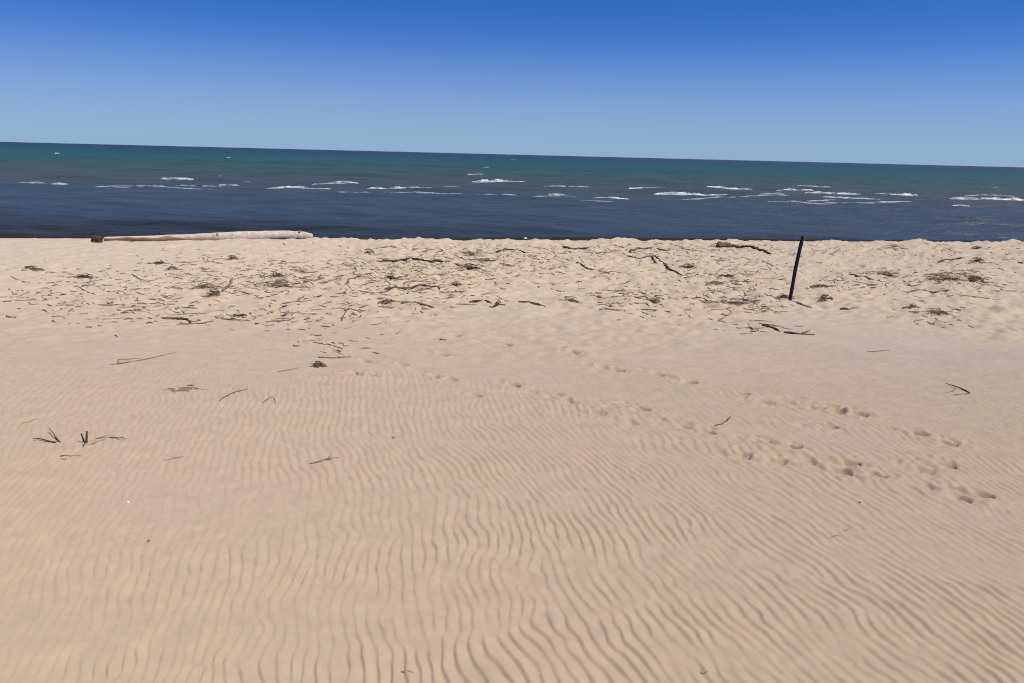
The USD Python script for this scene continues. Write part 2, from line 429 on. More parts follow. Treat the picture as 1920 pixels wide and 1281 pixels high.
FAINT = 'faint thin streak of broken foam among the offshore whitecaps'
SPECK = 'tiny pale whitecap speck far out on the open lake'
G_W, G_F, G_S = 'white breakers offshore', 'faint foam streaks offshore', 'far whitecap specks'
BREAKERS = [
    (940, 342, 100, 9.5, 0, 'largest and whitest breaker, alone near the middle of the lake'),
    (332, 336, 55, 6, 0, 'short bright breaker farthest left of all the white ones'),
    (430, 347, 36, 4, 0, 'small white breaker just right of and below the leftmost bright breaker'),
    (560, 356, 110, 5, 0, 'long low breaker straight above the right end of the driftwood log'),
    (628, 350, 80, 4, 0, 'slender white breaker between the log-end breaker and a longer one to its right'),
    (750, 355, 112, 6, 0, 'long tapering breaker with a bright left head, left of the largest breaker'),
    (1145, 372, 62, 5, 0, 'isolated low breaker nearest the shore right of centre'),
    (1212, 355, 60, 4, 0, 'thin white breaker leading into a longer one below right of it'),
    (1297, 365, 128, 6, 0, 'long double-thick breaker left of the black stake and farther out'),
    (1368, 354, 78, 6, 0, 'bright even breaker above and right of the long double-thick one'),
    (1492, 358, 66, 5.5, 0, 'bright breaker straight out beyond the top of the black stake'),
    (1562, 363, 96, 4.5, 0, 'low breaker trailing right from the one beyond the stake'),
    (1590, 374, 86, 5.5, 0, 'breaker with a bright left head, nearer the shore right of the stake'),
    (1640, 377, 72, 5, 0, 'flat breaker continuing right from the bright-headed one'),
    (1695, 366, 50, 6, 0, 'compact white breaker alone between the stake and the right edge'),
    (1808, 376, 50, 6, 0, 'compact white breaker above the nearest small one at right'),
    (1797, 388, 44, 6, 0, 'small white breaker closest to the beach at right'),
    (1882, 377, 80, 6, 0, 'white breaker cut by the right edge of the photograph'),
    (113, 348, 32, 4, 1, None), (348, 348, 34, 3, 1, None), (397, 349, 34, 3, 1, None), (415, 332, 22, 3, 1, None), (465, 341, 14, 3, 1, None),
    (800, 367, 120, 3.2, 1, None), (846, 352, 26, 4, 1, None), (892, 331, 30, 3.5, 1, None), (905, 360, 26, 3, 1, None), (945, 371, 92, 3.2, 1, None),
    (1030, 343, 42, 3, 1, None), (1040, 349, 40, 3.2, 1, None), (1085, 350, 36, 3.2, 1, None), (1043, 365, 30, 4, 1, None), (1300, 375, 70, 3, 1, None),
    (1525, 353, 60, 4, 1, None), (1448, 368, 42, 3, 1, None), (1540, 377, 52, 3.5, 1, None), (1660, 364, 40, 3, 1, None), (1720, 372, 44, 3, 1, None),
    (1745, 379, 46, 4, 1, None), (1852, 390, 12, 4, 1, None), (60, 346, 60, 2.5, 1, None), (210, 353, 60, 2.5, 1, None), (1120, 377, 60, 2.5, 1, None),
    (1000, 369, 170, 2.6, 1, None), (1250, 359, 90, 2.6, 1, None), (1405, 371, 140, 2.6, 1, None), (1625, 381, 150, 2.6, 1, None), (1500, 381, 110, 2.6, 1, None),
    (1775, 383, 110, 2.6, 1, None), (1856, 371, 90, 2.6, 1, None), (690, 362, 120, 2.6, 1, None), (300, 352, 180, 2.4, 1, None),
    (107, 289, 9, 2.5, 2, None), (428, 296, 7, 2, 2, None), (910, 315, 14, 2, 2, None), (1866, 353, 8, 3, 2, None), (963, 299, 10, 1.8, 2, None),
    (660, 440, 42, 6, 3, 'thin line of swash foam at the water edge right of the log'),
    (1403, 435, 10, 4, 3, 'small foam fleck at the water edge left of the stake top')]
BMARK = [(940, 342, 'the largest breaker'), (332, 336, 'the leftmost bright breaker'), (560, 356, 'the low breaker above the log end'), (628, 350, 'the slender breaker'), (750, 355, 'the long tapering breaker'),
         (1145, 372, 'the isolated low breaker'), (1297, 365, 'the double-thick breaker'), (1368, 354, 'the even bright breaker'), (1527, 360, 'the breakers beyond the stake'), (1590, 374, 'the bright-headed breaker'),
         (1695, 366, 'the compact breaker right of the stake'), (1797, 388, 'the small breaker closest to the beach')]


def bwhere(u, v):
    d = [math.hypot(m_[0] - u, 2.5 * (m_[1] - v)) for m_ in BMARK]
    i = int(np.argmin(d))
    dx, dy = u - BMARK[i][0], v - BMARK[i][1]
    w = ('left of' if dx < 0 else 'right of') if abs(dx) > 3 * abs(dy) else ('beyond' if dy < 0 else 'nearer the beach than')
    return ('far ' if d[i] > 120 and 'of' in w else '') + w + ' ' + BMARK[i][2]


for i, (u, v, L, T, k, lab) in enumerate(BREAKERS):
    me = breaker(u, v, L, T, 900 + 17 * i, k)
    o = obj('breaking_wave' if k == 0 else 'foam_streak', me, MAT['foam'] if k == 0 else MAT['thin_foam'], smooth=60)
    if k == 0:
        tag(o, lab, 'wave', G_W)
    elif k == 3:
        tag(o, lab, 'foam')
    else:
        tag(o, (('short ' if L < 28 else 'long ' if L > 56 else '') + 'faint foam streak ' if k == 1 else 'tiny far whitecap speck ') + bwhere(u, v), 'foam', G_F if k == 1 else G_S)


# ------------------------------------------------------------------ wood and litter
def tube(points, radii, sides=7, seed=0, rough=0.12):
    r = np.random.default_rng(seed)
    P = np.asarray(points, float)
    R = np.asarray(radii, float)
    n = len(P)
    T = np.gradient(P, axis=0)
    T /= np.linalg.norm(T, axis=1, keepdims=True) + 1e-12
    up = np.array([0, 0, 1.0])
    V = []
    for i in range(n):
        ref = up if abs(T[i] @ up) < 0.95 else np.array([1.0, 0, 0])
        s = np.cross(T[i], ref); s /= np.linalg.norm(s)
        w = np.cross(s, T[i])
        for j in range(sides):
            th = 2 * np.pi * j / sides
            q = R[i] * (1 + rough * r.standard_normal())
            V.append(P[i] + q * (math.cos(th) * s + math.sin(th) * w))
    V += [P[0], P[-1]]
    F = []
    for i in range(n - 1):
        for j in range(sides):
            a, b = i * sides + j, i * sides + (j + 1) % sides
            c, d = a + sides, b + sides
            F += [(a, b, d), (a, d, c)]
    for j in range(sides):
        F.append((n * sides, (j + 1) % sides, j))
        F.append((n * sides + 1, (n - 1) * sides + j, (n - 1) * sides + (j + 1) % sides))
    me = trimesh.Trimesh(np.array(V), np.array(F), process=False)
    me.fix_normals()
    return me


def spline(pts, n):
    P = np.asarray(pts, float)
    d = np.r_[0, np.cumsum(np.linalg.norm(np.diff(P, axis=0), axis=1))]
    t = np.linspace(0, d[-1], n)
    from scipy.interpolate import PchipInterpolator
    return np.stack([PchipInterpolator(d, P[:, k])(t) for k in range(P.shape[1])], 1) if len(P) > 2 else np.stack([np.interp(t, d, P[:, k]) for k in range(P.shape[1])], 1)


def stick_mesh(pix, r0, r1, lift=0.0, seed=0, n=None, thick=0.78):
    """A stick lying along points of the photograph on the sand; lift raises its far end."""
    P = np.array([ground(u, v) for u, v in pix])
    L = np.linalg.norm(np.diff(P, axis=0), axis=1).sum()
    n = n or int(np.clip(L / 0.05, 5, 40))
    Q = spline(P, n)
    s = np.linspace(0, 1, n)
    r = np.random.default_rng(seed)
    R = thick * (r0 + (r1 - r0) * s)
    R[0] *= 0.75
    R[-1] *= 0.6
    Q[:, 2] = gz(Q[:, 0], Q[:, 1])
    k = np.ones(5) / 5                                  # a stick bridges the small bumps
    if n > 6:
        Q[:, 2] = np.convolve(np.pad(Q[:, 2], 2, 'edge'), k, 'valid')
    Q[:, 2] += 0.55 * R + lift * s + 0.25 * R * r.standard_normal(n) * (s > 0) * (s < 1)
    wob = 0.5 * R[:, None] * r.standard_normal((n, 2))
    Q[1:-1, :2] += wob[1:-1]
    return tube(Q, R, 7, seed)


def upright(pix_base, du, dv, r0, r1, seed=0):
    """A twig standing out of the sand: base pixel, and its tip's offset in pixels."""
    b = ground(*pix_base)
    px = np.linalg.norm(b - EYE) / FPX
    tip = b + np.array([du * px, 0.02, -dv * px])
    b = b - np.array([0, 0, 0.03])
    Q = np.stack([b + (tip - b) * t for t in np.linspace(0, 1, 5)])
    return tube(Q, np.linspace(r0, r1, 5), 6, seed)


def clump_mesh(u, v, wpx, hpx, seed, n=26):
    """A tangle of reed stems and roots lying on the sand."""
    r = np.random.default_rng(seed)
    c = ground(u, v)
    px = np.linalg.norm(c - EYE) / FPX
    W, H = wpx * px, hpx * px
    parts = []
    for i in range(n if hpx > 3 else 9):
        t = r.normal(0, 0.35) + (math.pi if r.random() < 0.5 else 0)
        L = W * r.uniform(0.15, 0.75)
        o = c + np.array([r.normal(0, W * 0.25), r.normal(0, W * 0.22), 0])
        z0 = gz(o[0], o[1])[0]
        hh = H * 0.8 * r.uniform(0, 1) * math.exp(-((o[0] - c[0]) / (W * 0.35)) ** 2)
        A = np.array([o[0] - L / 2 * math.cos(t), o[1] - L / 2 * math.sin(t), z0 + hh * r.uniform(0.0, 0.8)])
        B = np.array([o[0] + L / 2 * math.cos(t), o[1] + L / 2 * math.sin(t), z0 + hh * r.uniform(0.2, 1.0)])
        M = (A + B) / 2 + np.array([0, 0, hh * 0.4 + 0.004])
        rad = r.uniform(0.003, 0.008)
        parts.append(tube(spline([A, M, B], 6), np.linspace(rad, rad * 0.5, 6), 5, seed + i))
    body = trimesh.creation.icosphere(2)
    bv = body.vertices
    nn = meshkit.fbm(bv * 2.6 + seed, 3, seed) - 0.5
    bv = bv * (1 + 0.7 * nn[:, None]) * np.array([W * (0.15 if wpx < 45 else 0.28), W * (0.11 if wpx < 45 else 0.18), H * 0.24])
    body.vertices = bv + np.array([c[0], c[1], gz(c[0], c[1])[0] + H * 0.08])
    parts.append(body)
    return trimesh.util.concatenate(parts)


G_D = None
# (name, label, category, material, [(part, polyline, r0, r1, lift), ...])
STICKS = [
    ('driftwood_stick', 'long thin straight dark stick lying parallel to the shore left of centre', 'stick', 'dark_wood', [('stem', [(703, 492), (765, 492), (832, 494)], .016, .012, .02)]),
    ('driftwood_stick', 'thin greyish stick continuing the line of the long straight stick', 'stick', 'grey_wood', [('stem', [(838, 496), (870, 499), (903, 500)], .014, .009, 0)]),
    ('driftwood_branch', 'arched dark brown branch bowed like a low bridge below the long straight stick', 'branch', 'dark_wood', [('stem', [(722, 543), (752, 539), (785, 537), (808, 541), (825, 546)], .018, .010, 0)]),
    ('driftwood_stick', 'bent brown stick with a thick dark right end on the smooth left sand', 'stick', 'dark_wood', [('stem', [(356, 604), (345, 598), (302, 596)], .022, .010, .01)]),
    ('driftwood_stick', 'short thick dark stick between the bent stick and the middle tangle', 'stick', 'dark_wood', [('stem', [(438, 590), (463, 592)], .018, .014, 0)]),
    ('driftwood_stick', 'thin level brown stick at the lower edge of the debris left of centre', 'stick', 'brown_wood', [('stem', [(502, 602), (546, 600)], .012, .008, 0)]),
    ('driftwood_branch', 'curved dark branch with a thick head, left of the top of the stake', 'branch', 'dark_wood', [('stem', [(1350, 465), (1372, 463), (1398, 465), (1425, 471), (1448, 479)], .038, .018, .0), ('knob', [(1346, 466), (1368, 463)], .052, .030, .03)]),
    ('driftwood_stick', 'slanting greyish twig on bare sand right of centre', 'stick', 'brown_wood', [('stem', [(1081, 497), (1110, 507), (1144, 516)], .014, .008, 0)]),
    ('driftwood_stick', 'kinked dark root slanting down between the slanting twig and the stake', 'stick', 'dark_wood', [('stem', [(1246, 499), (1262, 509), (1280, 516)], .022, .010, 0)]),
    ('driftwood_stick', 'slanting brown stick just right of the leaning stake', 'stick', 'brown_wood', [('stem', [(1592, 514), (1618, 521), (1655, 530)], .018, .010, 0)]),
    ('driftwood_stick', 'dark stick lying in front of the leaning stake on smooth sand', 'stick', 'dark_wood', [('stem', [(1470, 624), (1495, 627), (1528, 628)], .016, .010, 0), ('side_twig', [(1500, 627), (1520, 622)], .008, .004, .02)]),
    ('driftwood_stick', 'stubby dark root end beside the dark stick in front of the stake', 'stick', 'dark_wood', [('stem', [(1430, 611), (1440, 614), (1462, 622)], .026, .008, 0)]),
    ('driftwood_stick', 'short dark dash of wood alone on clean sand right of the stake foot', 'stick', 'dark_wood', [('stem', [(1575, 577), (1596, 578)], .016, .012, 0)]),
    ('driftwood_stick', 'level brown reed stem far right, below the clumps by the water', 'stick', 'brown_wood', [('stem', [(1698, 549), (1740, 547), (1788, 548)], .012, .009, 0)]),
    ('driftwood_stick', 'thin dark stick pointing to the right edge, beside the topmost right clump', 'stick', 'dark_wood', [('stem', [(1884, 492), (1919, 494)], .014, .010, 0)]),
    ('driftwood_stick', 'dark level stick on the upper sand left of the topmost right clump', 'stick', 'dark_wood', [('stem', [(1760, 491), (1785, 489), (1806, 488)], .022, .014, 0)]),
    ('twig', 'forked twig with a long pale tail alone on smooth sand at left', 'twig', 'brown_wood', [('stem', [(208, 685), (232, 681), (262, 676), (300, 668), (330, 661)], .011, .004, 0), ('side_twig', [(222, 682), (224, 675), (240, 675), (264, 675)], .008, .005, .015)]),
    ('twig', 'dark twig shaped like a sideways V at the left edge of the ripples', 'twig', 'dark_wood', [('stem', [(114, 830), (90, 828), (62, 824)], .010, .006, .01), ('side_twig', [(112, 829), (104, 821), (92, 809)], .008, .003, .03)]),
    ('twig', 'crooked brown twig lying right of the little upright twig', 'twig', 'brown_wood', [('stem', [(157, 838), (172, 833), (190, 826), (205, 820)], .008, .006, 0), ('side_twig', [(178, 822), (205, 819)], .006, .004, .01), ('side_twig', [(205, 820), (238, 825)], .007, .004, .01)]),
    ('twig', 'short straight twig lying level under the V-shaped one', 'twig', 'brown_wood', [('stem', [(112, 857), (132, 856), (152, 854)], .006, .004, 0)]),
    ('twig', 'tiny brown twig bit just under the short straight twig', 'twig', 'brown_wood', [('stem', [(114, 863), (132, 860)], .006, .003, 0)]),
    ('twig', 'thin slanting twig at the left edge above the V-shaped one', 'twig', 'brown_wood', [('stem', [(38, 797), (54, 791), (74, 786)], .005, .003, 0)]),
    ('twig', 'thin pale brown twig among small holes on the left, half buried', 'twig', 'brown_wood', [('stem', [(412, 752), (434, 739), (465, 730)], .008, .005, 0)]),
    ('twig', 'little hook shaped twig right of the half buried one', 'twig', 'brown_wood', [('stem', [(492, 756), (502, 750), (513, 747)], .006, .005, 0.01), ('side_twig', [(513, 747), (517, 757)], .006, .004, 0)]),
    ('twig', 'slim brown twig left of the leggy root tangle', 'twig', 'brown_wood', [('stem', [(522, 698), (540, 695), (562, 689)], .009, .006, 0)]),
    ('twig', 'triangular forked twig alone on clean sand at the far right', 'twig', 'brown_wood', [('stem', [(1818, 738), (1808, 733), (1793, 728), (1772, 723)], .013, .006, .02), ('side_twig', [(1793, 729), (1782, 735), (1768, 738)], .008, .006, 0), ('side_twig', [(1818, 739), (1803, 740), (1786, 742)], .010, .006, 0)]),
    ('twig', 'small dark twig with a knobby tip among the middle footprints', 'twig', 'dark_wood', [('stem', [(1340, 798), (1355, 795), (1362, 791)], .007, .005, 0), ('side_twig', [(1360, 792), (1371, 786)], .008, .004, .02)]),
    ('twig', 'tiny dark splinter in the ripples at lower right', 'twig', 'brown_wood', [('stem', [(1557, 1009), (1576, 1004)], .005, .002, 0)]),
    ('twig', 'tiny straight splinter just above another in the ripples at lower right', 'twig', 'brown_wood', [('stem', [(1582, 996), (1593, 994)], .004, .002, 0)]),
    ('twig', 'half buried greyish twig at the near edge of the smooth patch left of centre', 'twig', 'grey_wood', [('stem', [(582, 872), (604, 866), (637, 859)], .010, .005, 0), ('side_twig', [(606, 865), (622, 857)], .006, .003, .01)]),
    ('twig', 'thin twig with a curled end on the left ripples', 'twig', 'brown_wood', [('stem', [(308, 866), (328, 861), (345, 858)], .005, .006, 0)]),
    ('twig', 'slender dark twig on smooth sand below and right of the stake', 'twig', 'brown_wood', [('stem', [(1627, 660), (1648, 659), (1668, 657)], .010, .005, 0)]),
    ('twig', 'little curved twig lying in the nearest ripples at bottom centre', 'twig', 'brown_wood', [('stem', [(752, 1258), (764, 1261), (776, 1263)], .0035, .002, 0)]),
    ('twig', 'crumpled twig scrap in the nearest ripples at bottom right of centre', 'twig', 'brown_wood', [('stem', [(1313, 1258), (1320, 1262), (1328, 1259)], .004, .003, 0)]),
    ('driftwood_stick', 'dark wet stick beside a clump in the middle of the debris', 'stick', 'dark_wood', [('stem', [(880, 566), (905, 564), (922, 568)], .014, .008, 0)]),
    ('driftwood_stick', 'wavy brown root in the debris below the arched branch', 'stick', 'brown_wood', [('stem', [(752, 572), (785, 573), (815, 577)], .012, .008, 0)]),
    ('driftwood_stick', 'thin kinked root right of the dark wet stick', 'stick', 'dark_wood', [('stem', [(972, 565), (1000, 568), (1022, 574)], .012, .008, 0)]),
    ('driftwood_branch', 'loop shaped pale root at the near edge of the debris left of centre', 'branch', 'brown_wood', [('stem', [(640, 600), (652, 585), (668, 584), (676, 594), (660, 602)], .010, .008, 0)]),
    ('driftwood_stick', 'twisted dark branch lying along the upper debris right of centre', 'stick', 'dark_wood', [('stem', [(1172, 484), (1195, 484), (1222, 483), (1250, 494), (1275, 499)], .016, .010, 0), ('side_twig', [(1222, 484), (1230, 494)], .016, .01, 0)]),
    ('driftwood_stick', 'dark level driftwood stick near the water right of centre', 'stick', 'dark_wood', [('stem', [(1055, 465), (1085, 467), (1110, 465)], .024, .014, 0)]),
    ('driftwood_stick', 'upper greenish brown stick of the sticks near the water, farther right', 'stick', 'brown_wood', [('stem', [(1180, 470), (1215, 469), (1250, 471)], .026, .012, 0)]),
    ('driftwood_stick', 'thin brown stick near the water straight above the long straight stick', 'stick', 'brown_wood', [('stem', [(713, 466), (745, 465)], .016, .010, 0)]),
    ('driftwood_stick', 'dark stick near the water above the dark clump at centre', 'stick', 'dark_wood', [('stem', [(930, 472), (960, 471), (985, 474)], .018, .010, 0)]),
    ('driftwood_stick', 'reed stem slanting upward left of the arched branch', 'stick', 'brown_wood', [('stem', [(648, 535), (655, 528), (680, 518)], .016, .008, 0)]),
    ('driftwood_stick', 'dark stick in the left debris pointing up to the right', 'stick', 'brown_wood', [('stem', [(418, 548), (428, 538), (436, 527)], .016, .010, .02)]),
    ('driftwood_stick', 'straight brown stick in the far left debris', 'stick', 'brown_wood', [('stem', [(20, 565), (45, 563), (68, 562)], .012, .008, 0)]),
    ('driftwood_stick', 'level stick in the left debris above the bent stick', 'stick', 'brown_wood', [('stem', [(330, 583), (345, 577), (362, 574)], .010, .007, 0)]),
    ('driftwood_stick', 'long thin stem crossing the debris left of the arched branch', 'stick', 'brown_wood', [('stem', [(598, 532), (620, 527), (645, 519)], .014, .008, 0)]),
    ('driftwood_stick', 'pale reed stem in front of the stake foot, pointing at it', 'stick', 'grey_wood', [('stem', [(1486, 566), (1505, 571), (1524, 578)], .010, .008, 0)]),
]
for i, (name, lab, cat, mat, parts) in enumerate(STICKS):
    meshes = [(pn, stick_mesh(pl, r0, r1, lift, 4000 + 31 * i + 7 * k, thick=(1.25 if pl[0][1] < 585 else 0.9) if name.startswith('drift') else 0.62)) for k, (pn, pl, r0, r1, lift) in enumerate(parts)]
    base = meshes[0][1].bounds.mean(axis=0) * [1, 1, 0] + [0, 0, meshes[0][1].bounds[0, 2]]
    if len(meshes) == 1:
        tag(obj(name, meshes[0][1], MAT[mat], origin=base), lab, cat)
    else:
        t = thing(name, base)
        tag(stage.GetPrimAtPath(t), lab, cat)
        for pn, me in meshes:
            me.apply_translation(-base)
            obj(pn, me, MAT[mat], t)

# the little twig that stands up out of the sand
b0 = ground(160, 832)
t = thing('upright_twig', b0)
tag(stage.GetPrimAtPath(t), 'tiny upright dark twig forking like a V out of the sand at left', 'twig')
for pn, me in (('stem', upright((161, 832), 1, -20, .009, .006, 11)), ('side_twig', upright((160, 830), -8, -14, .009, .005, 12)), ('root', stick_mesh([(160, 832), (156, 839)], .007, .004, 0, 13))):
    me.apply_translation(-b0)
    obj(pn, me, MAT['dark_wood'], t)

CLUMPS = [
    (881, 507, 38, 13, 'dark_wood', 'dark round clump of roots standing proud at the centre of the debris'),
    (885, 479, 34, 12, 'brown_wood', 'brown clump near the water above the dark round clump'),
    (916, 490, 36, 8, 'dark_wood', 'flat dark clump up and right of the dark round clump'),
    (692, 480, 24, 12, 'dark_wood', 'small dark clump near the water left of the long straight stick'),
    (732, 520, 26, 10, 'dark_wood', 'spiky clump of twigs between the long straight stick and the arched branch'),
    (724, 567, 26, 8, 'dark_wood', 'small dark clump below the arched branch'),
    (160, 520, 26, 9, 'dark_wood', 'dark clump by itself on the left debris, below the left end of the log'),
    (325, 504, 18, 9, 'dark_wood', 'small dark lump below the middle of the log'),
    (296, 493, 24, 6, 'dark_wood', 'small dark scrap up and left of the small dark lump below the log'),
    (60, 507, 24, 9, 'brown_wood', 'brown tuft near the left edge above the left debris'),
    (386, 541, 36, 12, 'brown_wood', 'brown tangled tuft in the left debris'),
    (400, 554, 24, 10, 'brown_wood', 'small tuft just under the brown tangled tuft'),
    (518, 520, 24, 9, 'dark_wood', 'dark lump in the debris left of the spiky clump'),
    (525, 535, 56, 9, 'dark_wood', 'wide flat mat of dark stems left of the arched branch'),
    (436, 487, 20, 12, 'brown_wood', 'small tuft below the right half of the log'),
    (598, 686, 26, 9, 'brown_wood', 'leggy root tangle at the start of the footprints'),
    (345, 729, 50, 2.5, 'brown_wood', 'sparse low scatter of roots among the small holes on the left'),
    (1292, 503, 28, 9, 'dark_wood', 'dark clump left of the stake at mid height of the debris'),
    (1363, 521, 26, 8, 'dark_wood', 'dark clump between the kinked root and the stake'),
    (1346, 533, 34, 6, 'dark_wood', 'flat dark clump just below another left of the stake'),
    (1385, 571, 90, 7, 'dark_wood', 'long low mat of dark twigs left of the stake foot'),
    (1467, 560, 20, 7, 'dark_wood', 'black scrap of root against the left side of the stake foot'),
    (1538, 542, 30, 9, 'dark_wood', 'two-lobed dark clump right of the lower stake'),
    (1757, 589, 40, 9, 'dark_wood', 'dark nest of twigs on the near sand at far right'),
    (1833, 493, 26, 12, 'dark_wood', 'topmost dark tuft at the far right'),
    (1778, 522, 60, 8, 'brown_wood', 'wide brown mat of stems under the topmost right tuft'),
    (1828, 527, 50, 8, 'dark_wood', 'dark mat of stems at the right end of the brown mat'),
    (1756, 525, 40, 8, 'brown_wood', 'thin brown mat at the left end of the far right debris'),
    (1660, 517, 46, 12, 'brown_wood', 'bushy brown heap right of the slanting stick'),
    (1830, 467, 16, 7, 'dark_wood', 'small black lump near the water at far right'),
    (1680, 467, 40, 8, 'brown_wood', 'brown clump near the water between the stake and the far right'),
    (1228, 565, 28, 9, 'brown_wood', 'speckled tuft low in the debris right of centre'),
    (1070, 567, 40, 8, 'brown_wood', 'thin tuft low in the debris just right of centre'),
    (1710, 579, 16, 8, 'brown_wood', 'small tuft up and left of the dark nest of twigs'),
    (1545, 562, 22, 7, 'brown_wood', 'small tuft below the two-lobed clump right of the stake'),
    (855, 535, 20, 12, 'brown_wood', 'upright scraggly tuft right of the arched branch'),
    (932, 572, 18, 10, 'dark_wood', 'tiny dark clump under the dark wet stick'),
]
for i, (u, v, w, h, mat, lab) in enumerate(CLUMPS):
    me = clump_mesh(u, v, w, h, 7000 + 61 * i)
    c = ground(u, v)
    tag(obj('root_clump', me, MAT['brown_wood' if i % 2 and 'black' not in lab else mat], origin=c), lab.replace('dark ', '') if i % 2 and mat == 'dark_wood' else lab, 'clump')

# ------------------------------------------------------------------ many small pieces in the debris band
PATCH = [(520, 520, 110, 34, 1.2), (770, 515, 130, 55, 1.6), (900, 480, 110, 22, 1.0), (1130, 470, 150, 18, 1.0), (1180, 560, 75, 26, .8), (1360, 520, 90, 55, 1.5),
         (1400, 572, 80, 12, .9), (1600, 530, 90, 26, .8), (1640, 470, 160, 14, 1.0), (1790, 525, 100, 28, 1.3), (1330, 465, 130, 14, .8), (150, 540, 140, 40, .5), (360, 520, 100, 40, .7),
         (1420, 612, 60, 14, .3), (1760, 592, 70, 16, .4), (640, 650, 70, 25, .12), (560, 590, 130, 20, .3), (300, 580, 200, 25, .25), (1000, 500, 260, 40, .5), (1880, 480, 60, 14, .5)]
PW = np.array([p[4] * p[2] * p[3] ** 0.6 for p in PATCH]); PW /= PW.sum()
sc = np.random.default_rng(77)


def place():
    while True:
        p = PATCH[sc.choice(len(PATCH), p=PW)]
        u, v = p[0] + p[2] * sc.normal(0, 0.62), p[1] + p[3] * sc.normal(0, 0.62)
        if -40 < u < 1960 and 454 + 0.0042 * max(0, u) < v < 680:
            return u, v


LAND = [(1490, 505, 'the leaning black stake'), (390, 446, 'the bleached log'), (178, 450, 'the dark wood chunk'), (881, 507, 'the dark round clump'), (775, 540, 'the arched branch'),
        (770, 492, 'the long straight stick'), (330, 598, 'the bent left stick'), (732, 520, 'the spiky clump'), (525, 535, 'the wide flat mat'), (386, 545, 'the brown tangled tuft'),
        (160, 520, 'the lone clump in the left debris'), (325, 504, 'the dark lump below the log'), (45, 563, 'the straight stick at far left'), (1398, 466, 'the curved thick-headed branch'),
        (1262, 508, 'the kinked root'), (1112, 507, 'the slanting twig'), (1622, 522, 'the slanting stick right of the stake'), (1660, 517, 'the bushy heap'), (1778, 522, 'the wide brown mat at right'),
        (1757, 589, 'the nest of twigs at right'), (1833, 493, 'the topmost tuft at right'), (1495, 626, 'the dark stick in front of the stake'), (1385, 571, 'the low mat at the stake foot'),
        (1228, 565, 'the speckled tuft'), (1085, 466, 'the level stick near the water'), (945, 472, 'the dark stick behind the round clump'), (1000, 568, 'the thin kinked root'), (785, 573, 'the wavy root'),
        (525, 600, 'the thin level stick at the debris edge'), (598, 686, 'the leggy root tangle'), (1680, 467, 'the brown clump near the water'), (1346, 530, 'the flat clump left of the stake'), (655, 592, 'the loop shaped root')]


def where(u, v, marks):
    d = [math.hypot(m_[0] - u, 1.6 * (m_[1] - v)) for m_ in marks]
    i = int(np.argmin(d))
    dx, dy = u - marks[i][0], v - marks[i][1]
    w = ('left of' if dx < 0 else 'right of') if abs(dx) > 2.2 * abs(dy) else ('behind' if dy < 0 else 'in front of')
    return ('just ' if d[i] < 32 else 'some way ' if d[i] > 90 else '') + w + ' ' + marks[i][2]


G_T = 'small twigs strewn through the debris band'
G_P = 'pale straw bits strewn through the debris band'
for i in range(270):
    u, v = place()
    L = float(np.clip(sc.lognormal(2.55, 0.55), 6, 44))
    t = sc.normal(0.05, 0.30)
    k = sc.normal(0, 0.16)
    pl = [(u - L / 2, v - L / 2 * t), (u, v + k * L * 0.4), (u + L / 2, v + L / 2 * t)]
    r0 = sc.uniform(0.005, 0.012)
    me = stick_mesh(pl, r0, r0 * 0.6, sc.choice([0, 0, 0.02]), 9000 + i, n=7)
    c = np.append(me.bounds.mean(axis=0)[:2], me.bounds[0, 2])
    mat = sc.choice(['dark_wood', 'brown_wood', 'brown_wood', 'grey_wood'])
    lab = ('tiny' if L < 9 else 'short' if L < 14 else 'middling' if L < 22 else 'long') + ' ' + ('bent ' if abs(k) > 0.14 else '') + mat[:-5] + ' twig ' + where(u, v, LAND)
    tag(obj('small_twig', me, MAT[mat], origin=c), lab, 'twig', G_T)


def litter(n, lmin, lmax, rmin, rmax, seed):
    r = np.random.default_rng(seed)
    parts = []
    for i in range(n):
        u, v = place()
        p = flat(u, v)
        L, rad, t = r.uniform(lmin, lmax), r.uniform(rmin, rmax), r.normal(0, 0.7)
        P = np.array([[p[0] - L / 2 * math.cos(t), p[1] - L / 2 * math.sin(t), 0], [p[0], p[1] + r.normal(0, 0.1) * L, 0], [p[0] + L / 2 * math.cos(t), p[1] + L / 2 * math.sin(t), 0]])
        P[:, 2] = rad * r.uniform(0.3, 1.0, 3)
        parts.append((P, rad, i))
    allp = np.concatenate([q[0] for q in parts])
    zz = gz(allp[:, 0], allp[:, 1]).reshape(-1, 3)
    out = []
    for (P, rad, i), z in zip(parts, zz):
        P[:, 2] += z
        out.append(tube(P, [rad * 0.7, rad, rad * 0.6], 5, i))
    return trimesh.util.concatenate(out)


tag(obj('plant_litter', litter(3000, 0.02, 0.12, 0.003, 0.010, 55), MAT['brown_wood']), 'fine dark crumbs of bark and stem littering the upper beach', 'litter', kind='stuff')
tag(obj('stem_litter', litter(420, 0.08, 0.45, 0.003, 0.010, 57), MAT['brown_wood']), 'thin dark stems strewn thickly over the upper beach', 'litter', kind='stuff')
tag(obj('straw_litter', litter(1500, 0.02, 0.12, 0.004, 0.014, 56), MAT['straw']), 'fine pale straw and shell crumbs littering the upper beach', 'litter', kind='stuff')

# a shell and a pebble on the near sand
def pebble(u, v, r, mat, name, lab, cat):
    c = ground(u, v)
    b = trimesh.creation.icosphere(2)
    b.vertices = b.vertices * (1 + 0.35 * (meshkit.fbm(b.vertices * 2 + u, 3, 3) - 0.5))[:, None] * np.array([r, r * 0.8, r * 0.55])
    b.vertices += [c[0], c[1], gz(c[0], c[1])[0] + r * 0.2]
    tag(obj(name, b, MAT[mat], origin=c), lab, cat)


